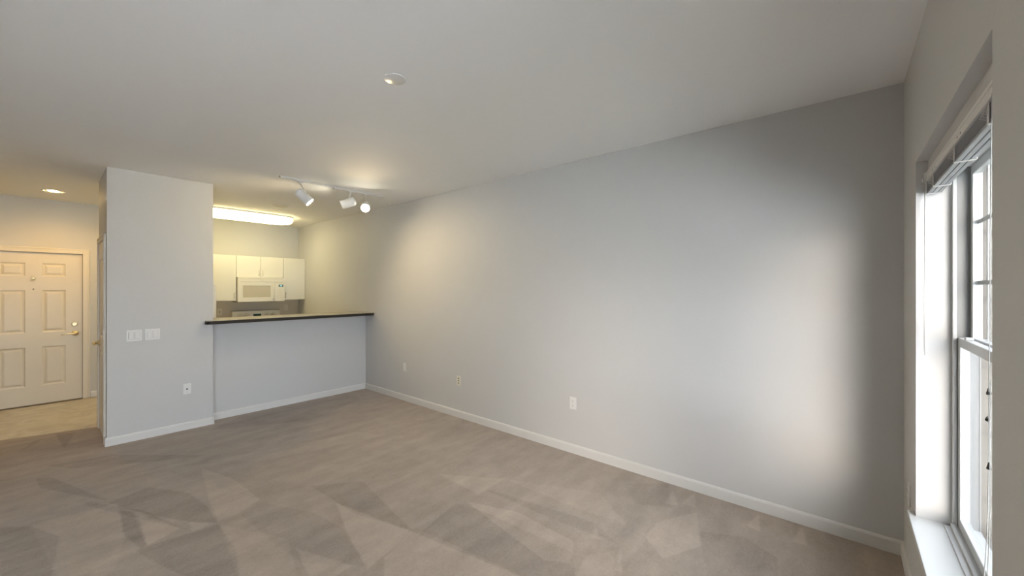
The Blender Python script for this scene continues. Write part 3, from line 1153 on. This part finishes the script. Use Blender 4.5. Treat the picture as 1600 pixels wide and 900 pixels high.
# range
t = thing('kitchen_range', (2.459, 7.9, 0), 'white electric range whose printed control panel shows above the bar', 'stove')
rx0, rx1 = 2.084, 2.836
qbox('body', rx0, rx1, 7.57, YK - .03, .02, .905, M['appl'], t, .004)
qbox('cooktop', rx0 - .001, rx1 + .001, 7.55, YK - .03, .905, .925, M['appl'], t, .004)
for bxx, byy, rr in ((2.28, 7.72, .09), (2.64, 7.72, .075), (2.28, 7.96, .075), (2.64, 7.96, .09)):
    bm = new_bm()
    for k in range(4):
        r0 = rr * (1 - k * .22)
        tube(bm, [(bxx + r0 * math.cos(a), byy + r0 * math.sin(a), .932) for a in [i * math.pi / 12 for i in range(25)]], .006, 6)
    obj('burner_coil', bm, M['dark'], t)
qbox('oven_door', rx0 + .01, rx1 - .01, 7.53, 7.568, .20, .83, M['appl'], t, .005)
bm = new_bm()
tube(bm, [(2.16, 7.529, .78), (2.16, 7.49, .785), (2.46, 7.487, .787), (2.76, 7.49, .785), (2.76, 7.529, .78)], .010, 8)
obj('oven_handle', bm, M['appl'], t)
bm = new_bm()
prof = [(8.05, .925), (8.075, 1.145), (8.10, 1.158), (YK - .03, 1.158), (YK - .03, .925)]
a = [bm.verts.new((rx0, y, z)) for y, z in prof]
b = [bm.verts.new((rx1, y, z)) for y, z in prof]
for i in range(5):
    bm.faces.new((a[i], a[(i + 1) % 5], b[(i + 1) % 5], b[i]))
bm.faces.new(a)
bm.faces.new(b)
bg_ = obj('backguard', bm, M['appl'], t)
M['print'] = mat('printed_markings', (0.33, 0.29, 0.22), 0.5, vary=0.05)
for x in (2.20, 2.30, 2.62, 2.72):
    bm = new_bm()
    lathe(bm, [(.030, 0), (.030, .004), (.022, .008), (.018, .026)], (x, 8.064, 1.06), (0, -1, .11), 20)
    box(bm, x - .004, x + .004, 8.030, 8.040, 1.042, 1.08, .002)
    obj('knob', bm, M['pull'], bg_)
    bm = new_bm()
    for k in range(10):
        aa = k * math.pi / 5
        cx_, cz_ = x + .041 * math.cos(aa), 1.062 + .041 * math.sin(aa)
        yy = 8.05 + (cz_ - .925) * (.025 / .22)
        box(bm, cx_ - .005, cx_ + .005, yy - .0015, yy + .0005, cz_ - .006, cz_ + .006)
    obj('dial_marks', bm, M['print'], bg_)
qbox('clock', 2.40, 2.52, 8.058, 8.067, 1.052, 1.092, M['display'], bg_, label='dark clock window')
for (x0, x1) in ((1.62, 2.082), (2.838, XR - .002)):
    c = (x0 + x1) / 2
    side = 'left' if x0 < 2 else 'right'
    t = thing('base_cabinet', (c, 7.9, 0), 'white base cabinet %s of the range' % side, 'cabinet', 'white base cabinets beside the range')
    qbox('body', x0, x1, 7.60, YK - .002, .09, .875, M['cab'], t)
    qbox('toe_kick', x0, x1, 7.66, YK - .01, -.003, .089, M['seam'], t)
    d = qbox('door', x0 + .004, x1 - .004, 7.578, 7.598, .10, .70, M['cab'], t, .0015)
    bar_pull(d, x0 + .05, 7.578, .58, .675, 'pull')
    d = qbox('drawer', x0 + .004, x1 - .004, 7.578, 7.598, .71, .865, M['cab'], t, .0015)
    bar_pull(d, c, 7.578, .74, .83, 'pull')
    bm = new_bm()
    box(bm, x0, x1, 7.565, YK - .002, .876, .914, .003)
    box(bm, x0, x1, YK - .022, YK - .002, .914, 1.01, .003)
    tag(obj('worktop', bm, M['bar_top']), 'pale laminate worktop %s of the range with short upstand' % side, 'worktop', 'worktops beside the range')
# panel below the wall cabinets, the shade there put into its colour
struct(qbox('trim_2', 1.10, XR - .002, YK - .0016, YK - .0002, 1.011, 1.343, M['splash']), 'backsplash strip under the wall cabinets, shade put into its colour', 'trim')
fk = lambda x, z: Frame((x, YK - .0017, z), (1, 0, 0), (0, -1, 0))
outlet(fk(1.935, 1.145), 'small beige outlet with a dark socket on the backsplash left of the range', 'coax', 'ivory')
outlet(fk(2.985, 1.185), 'small beige outlet on the backsplash right of the range', 'duplex', 'ivory')

# refrigerator behind the closet wall, facing the right wall
t = thing('refrigerator', (1.0, 6.2, 0), 'white refrigerator edge with door handle peeking out beside the closet wall', 'refrigerator')
ry0, ry1 = 5.95, 6.66
qbox('body', .69, 1.318, ry0, ry1, .02, 1.605, M['appl'], t, .006)
qbox('freezer_door', 1.325, 1.372, ry0, ry1, 1.14, 1.602, M['appl'], t, .010)
d = qbox('door', 1.325, 1.372, ry0, ry1, .09, 1.130, M['appl'], t, .010)
bm = new_bm()
tube(bm, [(1.372, ry1 - .05, 1.16), (1.406, ry1 - .05, 1.18), (1.412, ry1 - .05, 1.37), (1.406, ry1 - .05, 1.58), (1.372, ry1 - .05, 1.60)], .012, 10)
obj('handle', bm, M['appl'], t)
bm = new_bm()
tube(bm, [(1.372, ry1 - .05, 1.10), (1.406, ry1 - .05, 1.08), (1.412, ry1 - .05, .85), (1.406, ry1 - .05, .62), (1.372, ry1 - .05, .60)], .012, 10)
obj('handle', bm, M['appl'], d)
qbox('hinge_cover', 1.295, 1.35, ry0 + .01, ry0 + .07, 1.6055, 1.620, M['plastic'], t, .003)
qbox('base_grille', 1.27, 1.318, ry0 + .01, ry1 - .01, -.003, .019, M['dark'], t)

# ------------------------------------------------------------------ ceiling lamps and fittings
# fluorescent wraparound
t = thing('ceiling_light', (2.05, 7.23, ZC), 'long glowing fluorescent ceiling light with rounded ends over the kitchen', 'ceiling light')
fx0, fx1, fy0_, fy1_ = 1.42, 2.735, 7.00, 7.46
bm = new_bm()
prism(bm, rounded(fx0, fx1, fy0_, fy1_, .22, ('sw', 'se', 'ne', 'nw')), ZC - .022, ZC - .0005, .004)
obj('base_pan', bm, M['plastic'], t)
bm = new_bm()
ring = []
for k, (ins, zz) in enumerate(((.006, -.0225), (.006, -.055), (.018, -.085), (.045, -.104), (.09, -.113))):
    ring.append([bm.verts.new((x, y, ZC + zz)) for x, y in rounded(fx0 + ins, fx1 - ins, fy0_ + ins, fy1_ - ins, max(.225 - ins, .11), ('sw', 'se', 'ne', 'nw'))])
for a, b in zip(ring, ring[1:]):
    for i in range(len(a)):
        f = bm.faces.new((a[i], a[(i + 1) % len(a)], b[(i + 1) % len(a)], b[i]))
        f.smooth = True
bm.faces.new(ring[-1])
bm.faces.new(list(reversed(ring[0])))
obj('diffuser', bm, M['fluo'], t, 'glowing white acrylic diffuser')

# ceiling vent in the kitchen
t = thing('ceiling_vent', (2.19, 6.21, ZC), 'small white ceiling vent between track and fluorescent light', 'vent')
bm = new_bm()
lathe(bm, [(.115, 0), (.115, .004), (.095, .012), (.088, .004)], (2.19, 6.21, ZC - .0005), (0, 0, -1), 32)
obj('rim', bm, M['plastic'], t)
bm = new_bm()
for i in range(7):
    x = 2.19 - .066 + i * .022
    hw = math.sqrt(max(.086 ** 2 - (x - 2.19) ** 2, 0)) * .95
    box(bm, x - .006, x + .006, 6.21 - hw, 6.21 + hw, ZC - .011, ZC - .0045)
obj('louvre', bm, M['ivory'], t)

# blank round cover on the living room ceiling
t = thing('ceiling_cover', (1.287, 1.957, ZC), 'flat white round blank cover on the living room ceiling', 'ceiling cover')
bm = new_bm()
lathe(bm, [(.064, 0), (.064, .0015), (.061, .0035), (.0, .004)], (1.287, 1.957, ZC - .0005), (0, 0, -1), 40, caps=False)
obj('plate', bm, M['plastic'], t)
for s in (-1, 1):
    bm = new_bm()
    lathe(bm, [(.0035, 0), (.003, .0015)], (1.287 + s * .035, 1.957, ZC - .0045), (0, 0, -1), 10)
    obj('screw', bm, M['plastic'], t)

# recessed can by the entry
cxn, cyn = .067, 7.40
t = thing('recessed_light', (cxn, cyn, ZC), 'lit recessed can light in the ceiling near the entry door', 'ceiling light')
bm = new_bm()
lathe(bm, [(.102, 0), (.102, .003), (.092, .008), (.078, .006), (.076, .001)], (cxn, cyn, ZC - .0005), (0, 0, -1), 36)
obj('trim_ring', bm, M['plastic'], t)
bm = new_bm()
lathe(bm, [(.046, .0), (.044, .003), (.034, .006), (.018, .008), (.0, .0085)], (cxn, cyn, ZC - .0025), (0, 0, -1), 32, caps=False)
obj('bulb', bm, M['canbulb'], t, 'glowing bulb face')
bm = new_bm()
lathe(bm, [(.0765, 0), (.0765, .0012), (.048, .0005), (.048, 0)], (cxn, cyn, ZC - .0008), (0, 0, -1), 32, caps=False)
obj('reflector', bm, M['lens_off'], t, 'golden reflector around the bulb')
l = bpy.data.lights.new('can_lamp', 'SPOT')
l.energy = CAN_W
l.color = WARM
l.spot_size = math.radians(165)
l.spot_blend = .8
l.shadow_soft_size = .06
lo = bpy.data.objects.new('can_lamp', l)
COL.objects.link(lo)
lo.parent = t
lo.location = (0, 0, -.045)

# track
YT = 4.56
t = thing('lighting_track', (2.215, YT, ZC), 'white four-foot lighting track with centre feed on the ceiling before the kitchen', 'lighting track')
bm = new_bm()
box(bm, 1.61, 2.82, YT - .018, YT + .018, ZC - .004, ZC - .0005)
box(bm, 1.61, 2.82, YT - .018, YT - .012, ZC - .020, ZC - .004)
box(bm, 1.61, 2.82, YT + .012, YT + .018, ZC - .020, ZC - .004)
box(bm, 1.61, 2.82, YT - .012, YT - .006, ZC - .020, ZC - .017)
box(bm, 1.61, 2.82, YT + .006, YT + .012, ZC - .020, ZC - .017)
obj('rail', bm, M['plastic'], t)
qbox('feed_box', 2.175, 2.245, YT - .024, YT + .024, ZC - .032, ZC - .0005, M['plastic'], t, .004)
for x in (1.604, 2.826):
    qbox('end_cap', x - .006, x + .006, YT - .019, YT + .019, ZC - .022, ZC - .0005, M['ivory'], t, .002)


def spotlight(xm, center, d, label, watt, cone=75, length=.175, rad=.052):
    """cylinder head on a stem hung from the track; d = beam direction; center = middle of the cylinder."""
    t = thing('spotlight', (xm, YT, ZC - .020), label, 'spotlight', 'three cylinder spotlights on the ceiling track')
    c, d = Vector(center), Vector(d).normalized()
    bm = new_bm()
    box(bm, xm - .032, xm + .032, YT - .014, YT + .014, ZC - .034, ZC - .0205, .002)
    lathe(bm, [(.010, 0), (.010, .012), (.014, .014), (.014, .02)], (xm, YT, ZC - .034), (0, 0, -1), 16)
    obj('track_adapter', bm, M['plastic'], t)
    back = c - d * (length / 2)
    bm = new_bm()
    n = [(0.0, 0.0)]
    rb = .036
    for i in range(1, 7):
        a = i * math.pi / 12
        n.append((rad - rb + rb * math.sin(a), rb * (1 - math.cos(a))))
    n += [(rad, length - .004), (rad - .002, length), (rad - .004, length - .001), (rad - .004, length - .05), (rad - .012, length - .055)]
    lathe(bm, n, back, d, 32, caps=False)
    # inner back plate
    obj('lamp_housing', bm, M['spotw'], t)
    # stem from the adapter to the top of the housing
    side = (Vector((0, 0, 1)) - d * d.z).normalized()
    top = c - d * .025 + side * rad * .97
    bm = new_bm()
    st = Vector((xm, YT, ZC - .050))
    tube(bm, [st, st.lerp(top, .5), top], .006, 10)
    lathe(bm, [(.0, -.011), (.009, -.008), (.012, 0), (.009, .008), (.0, .011)], top, side, 14, caps=False)
    obj('stem', bm, M['plastic'], t)
    bm = new_bm()
    lathe(bm, [(.0, -.012), (.022, -.010), (.038, -.004), (rad - .0045, 0), (rad - .0045, -.004), (.02, -.03), (.0, -.03)], c + d * (length / 2 - .006), d, 28, caps=False)
    obj('bulb', bm, M['bulb'], t, 'glowing reflector bulb')
    l = bpy.data.lights.new('spot_lamp', 'SPOT')
    l.energy = watt
    l.color = WARM_SPOT
    l.spot_size = math.radians(cone)
    l.spot_blend = 1.0
    l.shadow_soft_size = .035
    lo = bpy.data.objects.new('spot_lamp', l)
    COL.objects.link(lo)
    lo.parent = t
    p = c + d * (length / 2 + .012)
    lo.location = p - Vector(t.location)
    lo.rotation_euler = d.to_track_quat('-Z', 'Y').to_euler()


spotlight(1.806, (1.835, 4.545, 2.560), (.63, -.36, -.69), 'white spotlight at the left of the track aimed down and right', SPOT_W[0], 118)
spotlight(2.382, (2.360, 4.565, 2.580), (-.774, .485, -.36), 'white spotlight in the middle of the track turned left, side-on', SPOT_W[1], 100)
spotlight(2.577, (2.570, 4.545, 2.568), (-.50, -.80, -.42), 'white spotlight at the right of the track, glowing face towards the room', SPOT_W[2], 106)

# ------------------------------------------------------------------ outside
struct(qbox('ground', -25, .9, -25, YW - .34, -.35, -.20, M['concrete']), 'unseen light paving added to bounce sun up to the ceiling', 'ground')  # unseen terrace, kept light so it bounces sun up to the ceiling
M['dark_ground'] = mat('dark_ground', (0.10, 0.13, 0.06), 0.95, spec=0.05, vary=0.2, vscale=20, bump=0.4, bscale=80)  # dark ground added out of view to dim the light at the window
struct(qbox('ground', .9, 25, -25, YW - .34, -.35, -.205, M['dark_ground']), 'unseen dark ground added to dim the light at the window', 'ground')
t = thing('building', (4.9, -4.3, -.2), 'pale sided wing of the building just outside the window', 'building')
bm = new_bm()
box(bm, 3.45, 6.4, -8.0, -.65, -.2, 3.4)
obj('wall', bm, M['siding'], t)
for y in (-.69, -7.96):
    qbox('corner_board', 3.43, 3.47, y - .05, y + .05, -.2, 3.4, M['siding'], t)
qbox('roof', 3.2, 6.7, -8.3, -.62, 3.401, 3.52, M['seam'], t, .01)
